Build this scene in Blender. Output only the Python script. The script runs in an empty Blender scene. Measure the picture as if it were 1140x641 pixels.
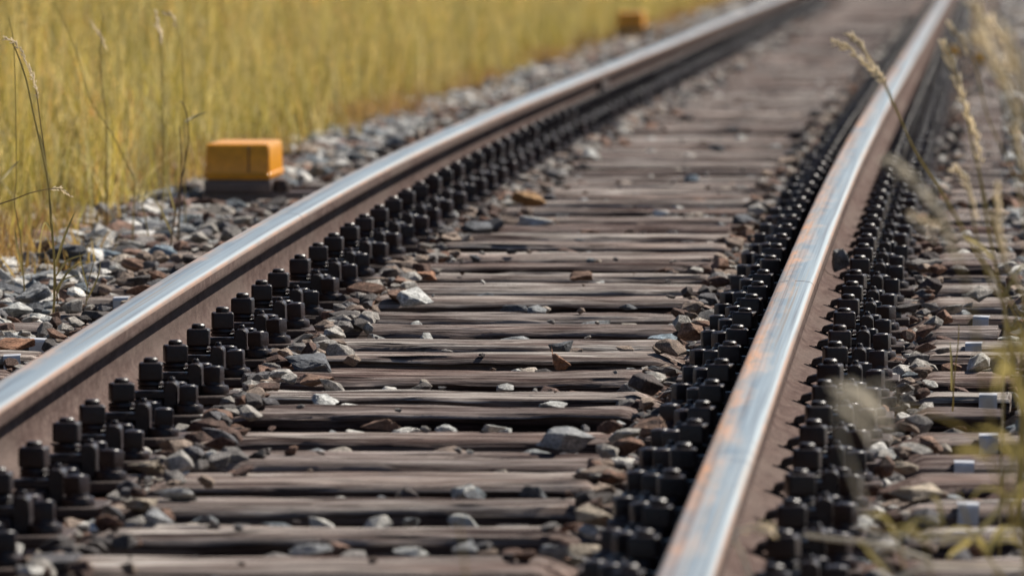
import bpy, bmesh, math, random
import numpy as np
from mathutils import Vector, Matrix, noise
R = math.radians
rnd = random.Random(7)
nr = np.random.default_rng(11)
sc = bpy.context.scene
col = sc.collection

# ------------------------------------------------------------------ camera
CAMZ = 0.90
PITCH = math.atan(430.5 / 12000.0)
cam_d = bpy.data.cameras.new('camera')
cam = bpy.data.objects.new('camera', cam_d); col.objects.link(cam)
cam.location = (0, 0, CAMZ)
cam.rotation_euler = (R(90) - PITCH, 0, 0)
cam_d.sensor_width = 36.0
cam_d.lens = 378.9
cam_d.clip_start = 0.5
cam_d.clip_end = 6000
cam_d.dof.use_dof = True
cam_d.dof.focus_distance = 18.6
cam_d.dof.aperture_fstop = 12.0
sc.camera = cam

# ------------------------------------------------------------------ sky and sun
SUN_EL, SUN_AZ = R(45), R(52)          # azimuth measured clockwise from +Y: right of and beyond the track
w = bpy.data.worlds.new('World'); sc.world = w; w.use_nodes = True
nt = w.node_tree; nt.nodes.clear()
sky = nt.nodes.new('ShaderNodeTexSky'); sky.sky_type = 'NISHITA'; sky.sun_disc = False
sky.sun_elevation = SUN_EL; sky.sun_rotation = SUN_AZ
sky.altitude = 400; sky.air_density = 0.85; sky.dust_density = 0.5; sky.ozone_density = 1.5
bg = nt.nodes.new('ShaderNodeBackground'); bg.inputs['Strength'].default_value = 0.05
wo = nt.nodes.new('ShaderNodeOutputWorld')
nt.links.new(sky.outputs[0], bg.inputs[0]); nt.links.new(bg.outputs[0], wo.inputs[0])
sd = bpy.data.lights.new('sun', 'SUN'); sd.energy = 5.0; sd.angle = R(0.55); sd.color = (1.0, 0.93, 0.83)
sun = bpy.data.objects.new('sun', sd); col.objects.link(sun)
sv = Vector((math.cos(SUN_EL) * math.sin(SUN_AZ), math.cos(SUN_EL) * math.cos(SUN_AZ), math.sin(SUN_EL)))
sun.rotation_euler = sv.to_track_quat('Z', 'Y').to_euler()
sun.location = (5, 10, 12)
vs = sc.view_settings
vs.view_transform = 'Standard'; vs.look = 'None'; vs.exposure = 0.62; vs.gamma = 1.0
sc.cycles.use_denoising = True
sc.cycles.max_bounces = 6; sc.cycles.diffuse_bounces = 1; sc.cycles.glossy_bounces = 2
sc.cycles.transmission_bounces = 3; sc.cycles.transparent_max_bounces = 4
sc.cycles.sample_clamp_indirect = 4.0
sc.cycles.caustics_reflective = False; sc.cycles.caustics_refractive = False

# ------------------------------------------------------------------ track frame
ALPHA = math.atan(0.045)
CA, SA = math.cos(ALPHA), math.sin(ALPHA)
G = 1.0                                   # gauge
RAILC = 0.533                             # rail centre from the track centre
OX = -0.379 - 0.5
_S = np.array([0, 5, 9, 11.9, 14.9, 17.8, 20.0, 22.3, 24.5, 27.5, 31.0, 36, 43, 57, 69, 90, 150, 400])
_H = np.array([.90, .845, .785, .743, .698, .658, .632, .612, .599, .591, .588, .592, .600, .612, .625, .640, .65, .65])
_s = np.arange(0, 400, .25); _h = np.interp(_s, _S, _H)
_k = np.ones(13) / 13.0
_hs = np.convolve(np.pad(_h, 6, mode='edge'), _k, mode='valid'); _hs[:8] = _h[:8]
TOP = 0.125                               # sleeper top below rail top
def zh(s): return CAMZ - float(np.interp(s, _s, _hs))      # rail top height
def zt(s): return zh(s) - TOP                              # sleeper top height
def W(u, s, z=0.0): return Vector((OX + u * CA + s * SA, -u * SA + s * CA, z))
def slope(s): return math.atan((zh(s + .5) - zh(s - .5)))
def hit(px, py, dz=0.0):
    """ground point (u, s) seen at photograph pixel px, py on the plane sleeper top + dz"""
    lo, hi = 6.0, 300.0
    for _ in range(60):
        m = .5 * (lo + hi)
        y = -110 + 12000.0 * (CAMZ - zt(m) - dz) / m
        if y > py: lo = m
        else: hi = m
    y = m; x = (px - 570) * m / 12000.0
    dx, dy = x - OX, y
    return dx * CA - dy * SA, dx * SA + dy * CA

# ------------------------------------------------------------------ helpers
def tag(o, label=None, cat=None, group=None, kind=None):
    if label: o['label'] = label
    if cat: o['category'] = cat
    if group: o['group'] = group
    if kind: o['kind'] = kind
    return o
def obj(name, me, parent=None, mat=None):
    if mat is not None and not me.materials: me.materials.append(mat)
    o = bpy.data.objects.new(name, me); col.objects.link(o)
    if parent is not None: o.parent = parent
    return o
def empty(name, loc, rz=0.0, rx=0.0):
    o = bpy.data.objects.new(name, None); col.objects.link(o)
    o.location = loc; o.rotation_euler = (rx, 0, rz); o.empty_display_size = .05
    return o
def bm_mesh(name, bm, mat=None, smooth=None):
    me = bpy.data.meshes.new(name)
    bmesh.ops.recalc_face_normals(bm, faces=bm.faces[:])
    bm.to_mesh(me); bm.free()
    if mat is not None: me.materials.append(mat)
    if smooth is not None:
        me.shade_smooth() if hasattr(me, 'shade_smooth') else None
        me.set_sharp_from_angle(angle=R(smooth))
    return me
def box_bm(sx, sy, sz, c=(0, 0, 0), bev=0.0, seg=1, bm=None):
    b = bm or bmesh.new()
    r = bmesh.ops.create_cube(b, size=1.0, matrix=Matrix.Translation(c) @ Matrix.Diagonal((sx, sy, sz, 1)))
    if bev > 0:
        vsx = set(r['verts'])
        eds = [e for e in b.edges if e.verts[0] in vsx and e.verts[1] in vsx]
        bmesh.ops.bevel(b, geom=eds, offset=bev, segments=seg, affect='EDGES', profile=.6)
    return b
def lathe_bm(prof, n=16, bm=None, c=(0, 0, 0)):
    b = bm or bmesh.new()
    rings = []
    for r_, z in prof:
        rings.append([b.verts.new((c[0] + r_ * math.cos(2 * math.pi * i / n), c[1] + r_ * math.sin(2 * math.pi * i / n), c[2] + z)) for i in range(n)])
    for a, d in zip(rings, rings[1:]):
        for i in range(n):
            b.faces.new((a[i], a[(i + 1) % n], d[(i + 1) % n], d[i]))
    b.faces.new(rings[0][::-1]); b.faces.new(rings[-1])
    return b
def extrude_y(poly, y0, y1, bev=0.0, seg=2):
    """polygon in x-z extruded along y"""
    b = bmesh.new()
    a = [b.verts.new((x, y0, z)) for x, z in poly]; d = [b.verts.new((x, y1, z)) for x, z in poly]
    n = len(poly)
    for i in range(n): b.faces.new((a[i], a[(i + 1) % n], d[(i + 1) % n], d[i]))
    b.faces.new(a[::-1]); b.faces.new(d)
    bmesh.ops.recalc_face_normals(b, faces=b.faces[:])
    if bev > 0: bmesh.ops.bevel(b, geom=b.edges[:], offset=bev, segments=seg, affect='EDGES')
    return b

# ------------------------------------------------------------------ materials
def mat(name):
    m = bpy.data.materials.new(name); m.use_nodes = True
    n = m.node_tree.nodes; b = n['Principled BSDF']
    return m, m.node_tree, b
def N(t, typ, **kw):
    n = t.nodes.new(typ)
    for k, v in kw.items():
        if k in n.inputs: n.inputs[k].default_value = v
        else: setattr(n, k, v)
    return n
def coords(t, scale=(1, 1, 1), which='Object', loc=None):
    c = N(t, 'ShaderNodeTexCoord'); mp = N(t, 'ShaderNodeMapping')
    mp.inputs['Scale'].default_value = scale
    t.links.new(c.outputs[which], mp.inputs['Vector'])
    if loc is not None: t.links.new(loc, mp.inputs['Location'])
    return mp.outputs[0]
def ns(t, vec, scale, detail=5, rough=.6, dist=0.0):
    n = N(t, 'ShaderNodeTexNoise'); n.inputs['Scale'].default_value = scale
    n.inputs['Detail'].default_value = detail; n.inputs['Roughness'].default_value = rough; n.inputs['Distortion'].default_value = dist
    t.links.new(vec, n.inputs['Vector']); return n.outputs['Fac']
def ramp(t, fac, stops, interp='LINEAR'):
    r = N(t, 'ShaderNodeValToRGB'); cr = r.color_ramp; cr.interpolation = interp
    while len(cr.elements) < len(stops): cr.elements.new(.5)
    for e, (p, c) in zip(cr.elements, stops):
        e.position = p; e.color = (c, c, c, 1) if isinstance(c, (int, float)) else (*c, 1)
    t.links.new(fac, r.inputs[0]); return r.outputs[0]
def mix(t, fac, a, b, mode='MIX'):
    m = N(t, 'ShaderNodeMix', data_type='RGBA', blend_type=mode)
    for s, v in ((m.inputs[0], fac), (m.inputs[6], a), (m.inputs[7], b)):
        if isinstance(v, (int, float)): s.default_value = v
        elif isinstance(v, tuple): s.default_value = (*v, 1)
        else: t.links.new(v, s)
    return m.outputs[2]
def math_(t, op, a, b=None, c=None):
    m = N(t, 'ShaderNodeMath', operation=op)
    for i, v in enumerate((a, b, c)):
        if v is None: continue
        if isinstance(v, (int, float)): m.inputs[i].default_value = v
        else: t.links.new(v, m.inputs[i])
    return m.outputs[0]
def bump(t, b, h, strength, dist):
    n = N(t, 'ShaderNodeBump'); n.inputs['Strength'].default_value = strength; n.inputs['Distance'].default_value = dist
    t.links.new(h, n.inputs['Height']); t.links.new(n.outputs[0], b.inputs['Normal'])
def obj_random(t): return N(t, 'ShaderNodeObjectInfo').outputs['Random']
def offset_from_random(t):
    r = obj_random(t); c = N(t, 'ShaderNodeCombineXYZ')
    for i, k in enumerate((37.0, 91.0, 53.0)):
        t.links.new(math_(t, 'MULTIPLY', r, k), c.inputs[i])
    return c.outputs[0]

# weathered timber
def make_wood():
    m, t, b = mat('weathered_timber')
    off = offset_from_random(t)
    vec = coords(t, (2.2, 60, 60), loc=off)
    g = ns(t, vec, 1.0, 7, .66, .35)
    vec2 = coords(t, (5.5, 230, 230), loc=off)
    g2 = ns(t, vec2, 1.0, 4, .6, .2)
    vec3 = coords(t, (2.6, 5, 5), loc=off)
    big = ns(t, vec3, 1.0, 5, .6)
    r = obj_random(t)
    base = ramp(t, g, [(.33, (.034, .023, .023)), (.43, (.140, .112, .104)), (.53, (.30, .27, .25)), (.66, (.58, .545, .51))])
    brown = ramp(t, g, [(.33, (.026, .015, .014)), (.44, (.100, .060, .052)), (.55, (.20, .138, .118)), (.69, (.38, .295, .26))])
    f = math_(t, 'MULTIPLY_ADD', r, .5, math_(t, 'MULTIPLY_ADD', big, 2.2, -1.05))
    fc = N(t, 'ShaderNodeClamp'); t.links.new(f, fc.inputs[0])
    c = mix(t, fc.outputs[0], base, brown)
    fine = ramp(t, g2, [(.36, .28), (.45, .85), (.56, 1.08), (.72, 1.3)])
    c = mix(t, 1.0, c, fine, 'MULTIPLY')
    c = mix(t, 1.0, c, ramp(t, math_(t, 'FRACT', math_(t, 'MULTIPLY', r, 17.3)), [(0, (.66, .60, .60)), (.4, (.9, .88, .87)), (1, (1.22, 1.22, 1.2))]), 'MULTIPLY')
    # rust-brown creosote stain round the rail seats (x = +-0.533)
    sx = N(t, 'ShaderNodeSeparateXYZ'); tc = N(t, 'ShaderNodeTexCoord'); t.links.new(tc.outputs['Object'], sx.inputs[0])
    a = math_(t, 'ABSOLUTE', sx.outputs[0]); a = math_(t, 'SUBTRACT', a, .533); a = math_(t, 'ABSOLUTE', a)
    a = math_(t, 'ADD', a, math_(t, 'MULTIPLY', math_(t, 'SUBTRACT', big, .5), .22))
    st = ramp(t, a, [(.16, .85), (.26, 0.0)])
    c = mix(t, math_(t, 'MULTIPLY', st, .75), c, mix(t, 1.0, (.62, .36, .27), fine, 'MULTIPLY'), 'MULTIPLY')
    # shade of the sawn sides painted into the colour, with a ragged edge
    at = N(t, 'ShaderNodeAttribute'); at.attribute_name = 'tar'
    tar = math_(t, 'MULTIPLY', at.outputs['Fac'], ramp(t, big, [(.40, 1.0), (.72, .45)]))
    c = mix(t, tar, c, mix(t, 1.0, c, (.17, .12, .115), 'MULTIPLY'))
    t.links.new(c, b.inputs['Base Color'])
    b.inputs['Roughness'].default_value = .95
    b.inputs['Specular IOR Level'].default_value = .06
    h = math_(t, 'ADD', math_(t, 'MULTIPLY', g, .8), math_(t, 'MULTIPLY', g2, .45))
    bump(t, b, h, 1.0, .012)
    return m
M = {}
M['wood'] = make_wood()

def make_stone(name, stops, rough=.8, spk=1.0):
    m, t, b = mat(name)
    off = offset_from_random(t)
    r = obj_random(t)
    c = ramp(t, r, stops, 'CONSTANT')
    v = coords(t, (1, 1, 1), loc=off)
    n1 = ns(t, v, 2.4 * spk, 6, .7); n2 = ns(t, v, 11.0 * spk, 4, .65)
    c = mix(t, 1.0, c, ramp(t, n1, [(.30, .42), (.5, 1.0), (.68, 1.6)]), 'MULTIPLY')
    c = mix(t, 1.0, c, ramp(t, n2, [(.34, .55), (.52, 1.0), (.68, 1.6)]), 'MULTIPLY')
    t.links.new(c, b.inputs['Base Color'])
    b.inputs['Roughness'].default_value = rough
    b.inputs['Specular IOR Level'].default_value = .25
    bump(t, b, math_(t, 'ADD', n1, math_(t, 'MULTIPLY', n2, .5)), .9, .006)
    return m
GREY = [(0, (.23, .24, .245)), (.14, (.43, .43, .41)), (.26, (.10, .105, .115)), (.38, (.29, .255, .215)),
        (.48, (.14, .085, .068)), (.57, (.52, .50, .46)), (.67, (.24, .145, .105)), (.74, (.13, .15, .165)), (.83, (.42, .36, .30)), (.90, (.10, .095, .095)), (.94, (.66, .64, .60))]
M['gravel'] = make_stone('crushed_rock', GREY)
STAINED = [(0, (.19, .175, .165)), (.14, (.32, .295, .265)), (.26, (.085, .075, .072)), (.38, (.22, .165, .130)),
        (.50, (.11, .065, .050)), (.60, (.40, .375, .34)), (.68, (.20, .115, .080)), (.78, (.12, .115, .12)), (.86, (.30, .23, .18)), (.93, (.075, .060, .057)), (.97, (.55, .53, .49))]
M['gravel_track'] = make_stone('stained_crushed_rock', STAINED)
def one_stone(name, c, rough=.78): return make_stone(name, [(0, c), (1, c)], rough, 1.0)
M['stone_grey'] = one_stone('grey_rock', (.27, .275, .28))
M['stone_pale'] = one_stone('pale_rock', (.47, .47, .45))
M['stone_dark'] = one_stone('dark_rock', (.10, .105, .115))
M['stone_brown'] = one_stone('brown_rock', (.22, .135, .095))
M['stone_rust'] = one_stone('rusty_rock', (.33, .17, .10))
M['stone_tan'] = one_stone('tan_rock', (.36, .30, .23))
M['stone_blue'] = one_stone('bluish_rock', (.20, .25, .29))
M['stone_orange'] = one_stone('orange_rock', (.34, .20, .09))

def make_iron(name, c0, c1, rough, metal=.0, scale=160):
    m, t, b = mat(name)
    v = coords(t, (1, 1, 1), loc=offset_from_random(t))
    n = ns(t, v, scale, 5, .65); n2 = ns(t, v, 25, 4, .6)
    c = mix(t, n, c0, c1)
    c = mix(t, ramp(t, n2, [(.50, 0.0), (.70, .7)]), c, tuple(x * 1.7 for x in c1))
    b.inputs['Specular IOR Level'].default_value = .45
    t.links.new(c, b.inputs['Base Color']); b.inputs['Metallic'].default_value = metal
    t.links.new(ramp(t, n, [(.3, rough - .1), (.7, rough + .15)]), b.inputs['Roughness'])
    bump(t, b, n, .45, .0022)
    return m
M['bolt'] = make_iron('dark_oily_iron', (.0065, .0034, .0036), (.024, .0122, .0112), .38)
M['plate'] = make_iron('dark_rusty_iron', (.018, .012, .011), (.060, .035, .027), .65)

def make_rail():
    """local x is across the track, local y along it; material 0 = rusty steel, 1 = head"""
    m, t, b = mat('rusty_rail_steel')
    v = coords(t, (1, .25, 1)); n = ns(t, v, 55, 6, .7); n2 = ns(t, coords(t, (1, .12, 1)), 9, 5, .65)
    n3 = ns(t, coords(t, (1, 1, 1)), 320, 3, .6)
    c = ramp(t, n, [(.3, (.050, .030, .026)), (.5, (.088, .058, .050)), (.7, (.145, .104, .090))])
    c = mix(t, ramp(t, n2, [(.42, 0.0), (.62, .7)]), c, (.125, .095, .082))
    c = mix(t, 1.0, c, ramp(t, n3, [(.32, .6), (.5, 1.0), (.7, 1.3)]), 'MULTIPLY')
    t.links.new(c, b.inputs['Base Color']); b.inputs['Roughness'].default_value = .9
    b.inputs['Specular IOR Level'].default_value = .08
    bump(t, b, math_(t, 'ADD', n, math_(t, 'MULTIPLY', n3, .6)), .6, .003)
    return m
M['rail'] = make_rail()
def make_head(name, rust_side, amount=.10, shift=.03):
    """worn running surface: bright band with rust creeping in from the edge at rust_side (-1 left, +1 right)"""
    m, t, b = mat(name)
    tc = N(t, 'ShaderNodeTexCoord'); sp = N(t, 'ShaderNodeSeparateXYZ'); t.links.new(tc.outputs['Object'], sp.inputs[0])
    x = sp.outputs[0]
    wob = ns(t, coords(t, (6, .9, 1)), 2.2, 5, .65)
    wob2 = ns(t, coords(t, (30, 1.5, 1)), 2.5, 5, .7)
    streak = ns(t, coords(t, (420, .7, 10)), 1.0, 4, .6)
    streak2 = ns(t, coords(t, (120, .25, 10)), 1.0, 4, .6)
    speck = ns(t, coords(t, (1, .5, 1)), 420, 3, .7)
    steel = ramp(t, streak2, [(.30, (.33, .28, .23)), (.42, (.46, .49, .48)), (.55, (.53, .60, .61)), (.68, (.44, .38, .31))])
    steel = mix(t, 1.0, steel, ramp(t, streak, [(.3, .78), (.5, 1.0), (.7, 1.08)]), 'MULTIPLY')
    gq = math_(t, 'SUBTRACT', .0335, x)
    steel = mix(t, ramp(t, math_(t, 'MULTIPLY', gq, 50), [(.10, .8), (.55, 0.0)]), steel, (.17, .18, .19))  # steel colour darkened toward the right corner to dim the sun glint
    rust = ramp(t, wob2, [(.32, (.22, .14, .09)), (.46, (.42, .24, .14)), (.58, (.72, .30, .10)), (.75, (.58, .34, .20))])
    # distance in from the rusty edge, 0 at the edge .067 across
    e = math_(t, 'ADD', math_(t, 'MULTIPLY', x, -float(rust_side)), .0335)
    e = math_(t, 'SUBTRACT', e, math_(t, 'MULTIPLY', math_(t, 'SUBTRACT', wob, .38), amount))
    f1 = ramp(t, math_(t, 'MULTIPLY', math_(t, 'ADD', e, shift), 10), [(.10, 1.0), (.60, 0.0)])
    # far edge: thin brown corner
    g = math_(t, 'ADD', math_(t, 'MULTIPLY', x, float(rust_side)), .0335)
    f2 = ramp(t, math_(t, 'MULTIPLY', math_(t, 'ADD', g, math_(t, 'MULTIPLY', math_(t, 'SUBTRACT', streak2, .5), .006)), 100), [(.12, .85), (.50, 0.0)])
    z = sp.outputs[2]
    f = math_(t, 'MAXIMUM', f1, f2)
    f = math_(t, 'MINIMUM', math_(t, 'MULTIPLY', f, math_(t, 'MULTIPLY_ADD', speck, .8, .5)), 1.0)
    c = mix(t, f, steel, rust)
    c = mix(t, math_(t, 'MULTIPLY', f2, .9), c, (.15, .105, .080))
    t.links.new(c, b.inputs['Base Color'])
    t.links.new(math_(t, 'MULTIPLY_ADD', f, -.75, .92), b.inputs['Metallic'])
    t.links.new(math_(t, 'ADD', math_(t, 'MULTIPLY_ADD', f, .24, .38), math_(t, 'MULTIPLY', math_(t, 'SUBTRACT', streak2, .5), .3)), b.inputs['Roughness'])
    bump(t, b, math_(t, 'ADD', streak, math_(t, 'MULTIPLY', speck, .3)), .16, .0012)
    return m
M['head_left'] = make_head('worn_head_left', -1, .07, .036)
M['head_right'] = make_head('worn_head_right', -1)

def make_simple(name, c, rough=.5, metal=0.0, nscale=40, amt=.25, bmp=.2):
    m, t, b = mat(name)
    n = ns(t, coords(t, (1, 1, 1)), nscale, 5, .65)
    cc = mix(t, 1.0, c, ramp(t, n, [(.25, 1 - amt), (.75, 1 + amt)]), 'MULTIPLY')
    t.links.new(cc, b.inputs['Base Color']); b.inputs['Roughness'].default_value = rough; b.inputs['Metallic'].default_value = metal
    bump(t, b, n, bmp, .003)
    return m
M['zinc'] = make_simple('galvanised_tag', (.50, .51, .54), .5, .25, 60, .22)
M['yellow'] = make_simple('weathered_yellow_paint', (.80, .33, .016), .27, 0, 26, .22)
M['seam'] = make_simple('dark_seam_paint', (.16, .06, .015), .5, 0, 30, .2)
M['steel_box'] = make_simple('brown_grey_steel', (.12, .092, .085), .5, .2, 50, .25)
M['marker'] = make_simple('yellow_marker_paint', (.80, .42, .03), .5, 0, 30, .15)
def make_ground(name, stops, sc_=3.0):
    m, t, b = mat(name)
    v = coords(t, (1, 1, 1)); n = ns(t, v, sc_, 8, .7); n2 = ns(t, v, 55, 4, .7)
    c = mix(t, 1.0, ramp(t, n, stops), ramp(t, n2, [(.3, .6), (.7, 1.35)]), 'MULTIPLY')
    t.links.new(c, b.inputs['Base Color']); b.inputs['Roughness'].default_value = .95
    bump(t, b, n2, .8, .02)
    return m
M['bed'] = make_ground('dusty_ballast_bed', [(.3, (.055, .045, .040)), (.7, (.13, .11, .10))], 8)
M['ground'] = make_ground('dry_meadow_soil', [(.3, (.15, .12, .045)), (.7, (.26, .21, .08))], 1.2)

def make_leaf(name, stops, trans=.45, var=True, per_blade=False):
    m = bpy.data.materials.new(name); m.use_nodes = True; t = m.node_tree; t.nodes.clear()
    out = N(t, 'ShaderNodeOutputMaterial'); d = N(t, 'ShaderNodeBsdfPrincipled'); tr = N(t, 'ShaderNodeBsdfTranslucent'); mx = N(t, 'ShaderNodeMixShader')
    r = obj_random(t)
    if per_blade:
        at = N(t, 'ShaderNodeAttribute'); at.attribute_name = 'shade'
        r0 = r; r = at.outputs['Fac']
    c = ramp(t, r, stops)
    if var:
        n = ns(t, coords(t, (1, 1, 1)), 9, 3, .6)
        c = mix(t, 1.0, c, ramp(t, n, [(.3, .7), (.7, 1.35)]), 'MULTIPLY')
    if per_blade: c = mix(t, 1.0, c, ramp(t, r0, [(0, (.62, .64, .60)), (.3, (.9, .92, .8)), (.6, (1.12, 1.08, .90)), (.85, (1.45, 1.38, 1.2)), (1, (1.15, .9, .7))]), 'MULTIPLY')
    t.links.new(c, d.inputs['Base Color']); t.links.new(c, tr.inputs[0])
    d.inputs['Roughness'].default_value = .55; d.inputs['Specular IOR Level'].default_value = .35
    mx.inputs[0].default_value = trans
    t.links.new(d.outputs[0], mx.inputs[1]); t.links.new(tr.outputs[0], mx.inputs[2]); t.links.new(mx.outputs[0], out.inputs[0])
    return m
M['grass'] = make_leaf('dry_gold_grass', [(0, (.165, .130, .030)), (.2, (.42, .34, .072)), (.42, (.30, .25, .055)), (.6, (.56, .46, .115)), (.70, (.080, .055, .018)), (.84, (.86, .76, .40)), (1, (.42, .26, .045))], .5, True, True)
M['low'] = make_leaf('rusty_low_weed', [(0, (.30, .18, .06)), (.3, (.40, .25, .07)), (.6, (.22, .10, .05)), (.8, (.44, .32, .10)), (1, (.30, .14, .06))])
M['stem'] = make_leaf('olive_grass_stem', [(0, (.46, .37, .14)), (1, (.38, .30, .11))], .35)
M['stem_dark'] = make_leaf('brown_grass_stem', [(0, (.26, .18, .09)), (1, (.22, .15, .08))], .3)
M['straw'] = make_leaf('pale_straw', [(0, (.78, .70, .56)), (1, (.84, .76, .62))], .3)
M['seed'] = make_leaf('grass_seed_husk', [(0, (.88, .78, .60)), (1, (.92, .82, .66))], .6)
M['yleaf'] = make_leaf('yellow_green_blade', [(0, (.44, .35, .12)), (1, (.52, .42, .15))], .45)

# ------------------------------------------------------------------ ground
def strip_mesh(name, us, ss, zf, m):
    v = []; f = []
    for s in ss:
        for u in us: v.append(W(u, s, zf(u, s)))
    n = len(us)
    for j in range(len(ss) - 1):
        for i in range(n - 1): f.append((j * n + i, j * n + i + 1, (j + 1) * n + i + 1, (j + 1) * n + i))
    me = bpy.data.meshes.new(name); me.from_pydata(v, [], f); me.materials.append(m); me.shade_smooth()
    return me
ss = [-800, -200, -40, 0] + [2 + 1.0 * i for i in range(150)] + [170, 200, 260, 400, 900, 2500]
us = [-1500, -300, -60, -20, -8, -4, -3, -2.2, -1.9, -1.6, -1.3, 0, 1.3, 1.6, 2.2, 3, 6, 20, 100, 500, 1500]
g = obj('ground', strip_mesh('ground', us, ss, lambda u, s: zt(max(s, 0)) - .13, M['ground'])); tag(g, kind='structure')
def bedz(u, s):
    e = max(0, abs(u) - 1.0)
    return zt(s) - .060 - .10 * e + .006 * noise.noise(Vector((u * 5, s * 3, 0)))
bs = np.arange(1.0, 150, .4)
bu = [-1.75, -1.55, -1.35, -1.2, -1.05, -.9, -.7, -.5, -.3, -.1, .1, .3, .5, .7, .9, 1.05, 1.2, 1.4, 1.6, 1.9]
b_ = obj('ballast_bed', strip_mesh('ballast_bed', bu, bs, bedz, M['bed'])); tag(b_, kind='structure')

# ------------------------------------------------------------------ rails
def rail_profile():
    # half profile from top centre down (x, z), z = 0 at the rail top
    hw = .0335
    top = [(0, 0), (.012, -.0003), (.021, -.0014)]
    corner = [(.021 + .0125 * math.sin(R(a)), -.0139 + .0125 * math.cos(R(a))) for a in (15, 30, 45, 60, 75, 90)]
    side = [(hw, -.022), (hw, -.0285), (hw - .003, -.0315)]
    web = [(.013, -.037), (.0085, -.042), (.0068, -.052), (.0068, -.075), (.0075, -.088), (.011, -.098), (.018, -.1045), (.030, -.1085), (.0515, -.1165), (.0535, -.1185), (.0535, -.129), (.0525, -.131), (0, -.131)]
    return top + corner + side + web
def rail(name, uc, s0, s1, mhead, label, dup_from=None):
    half = rail_profile(); nh = 3 + 6 + 1     # indices up to the side start belong to the head surface
    pts = half + [(-x, z) for x, z in half[-2:0:-1]]
    n = len(pts)
    S = list(np.arange(s0, s1, .8)) + [s1]
    V = []; F = []; MI = []
    for s in S:
        zc = zh(s)
        for x, z in pts: V.append((uc + x, s, zc + z))
    for j in range(len(S) - 1):
        for i in range(n):
            k = (i + 1) % n
            F.append((j * n + i, j * n + k, (j + 1) * n + k, (j + 1) * n + i))
            zz = .5 * (pts[i][1] + pts[k][1])
            MI.append(1 if zz > -.0115 else 0)
    F.append(tuple(range(n))[::-1]); MI.append(0)
    F.append(tuple((len(S) - 1) * n + i for i in range(n))); MI.append(0)
    me = bpy.data.meshes.new(name); me.from_pydata([(x - uc, y, z) for x, y, z in V], [], F)
    me.materials.append(M['rail']); me.materials.append(mhead)
    me.polygons.foreach_set('material_index', MI)
    bm = bmesh.new(); bm.from_mesh(me); bmesh.ops.recalc_face_normals(bm, faces=bm.faces[:]); bm.to_mesh(me); bm.free()
    me.shade_smooth(); me.set_sharp_from_angle(angle=R(50))
    o = obj(name, me)
    o.location = W(uc, 0, 0); o.rotation_euler = (0, 0, -ALPHA)
    tag(o, label, 'rail', 'running rails of the track')
    return o
JL = 38.2
rl = rail('rail', -RAILC, 3.0, JL - .006, M['head_left'], 'long near length of the left rail with shiny top and rusty brown web')
rl2 = rail('rail', -RAILC, JL + .006, 125, M['head_left'], 'far blurred length of the left rail beyond the dark joint')
JR = 47.5
rr = rail('rail', RAILC, 3.0, JR - .003, M['head_right'], 'near length of the right rail with blue sheen and orange rust along its left edge')
rr2 = rail('rail', RAILC, JR + .003, 125, M['head_right'], 'far blurred length of the right rail running to the top edge')
# welds and the insulated joint
def collar(parent, s, name, w_, infl, m):
    half = rail_profile()[:-6]
    half = [(x * (1 + infl * 8) + (infl if x > 0 else 0), z + infl) for x, z in half]
    pts = half + [(-x, z) for x, z in half[:0:-1]]
    V = []; n = len(pts)
    for y in (s - w_ / 2, s + w_ / 2):
        for x, z in pts: V.append((x, y, zh(s) + z))
    F = [(i, i + 1, n + i + 1, n + i) for i in range(n - 1)]
    me = bpy.data.meshes.new(name); me.from_pydata(V, [], F); me.materials.append(m)
    return obj(name, me, parent)
collar(rl, 21.4, 'weld_seam', .006, .0004, M['rail'])
collar(rr, 18.5, 'weld_seam', .008, .0002, M['rail'])
collar(rl, JL - .03, 'joint_plate', .045, .0006, M['plate'])
for par in (rl, rl2):
    for sd_ in (-1, 1):
        y0, y1 = (JL - .30, JL - .008) if par is rl else (JL + .008, JL + .30)
        b = box_bm(.018, y1 - y0, .055, (sd_ * .018, (y0 + y1) / 2, zh(JL) - .068), .003)
        o = obj('fishplate', bm_mesh('fishplate', b, M['plate']), par)

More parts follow.
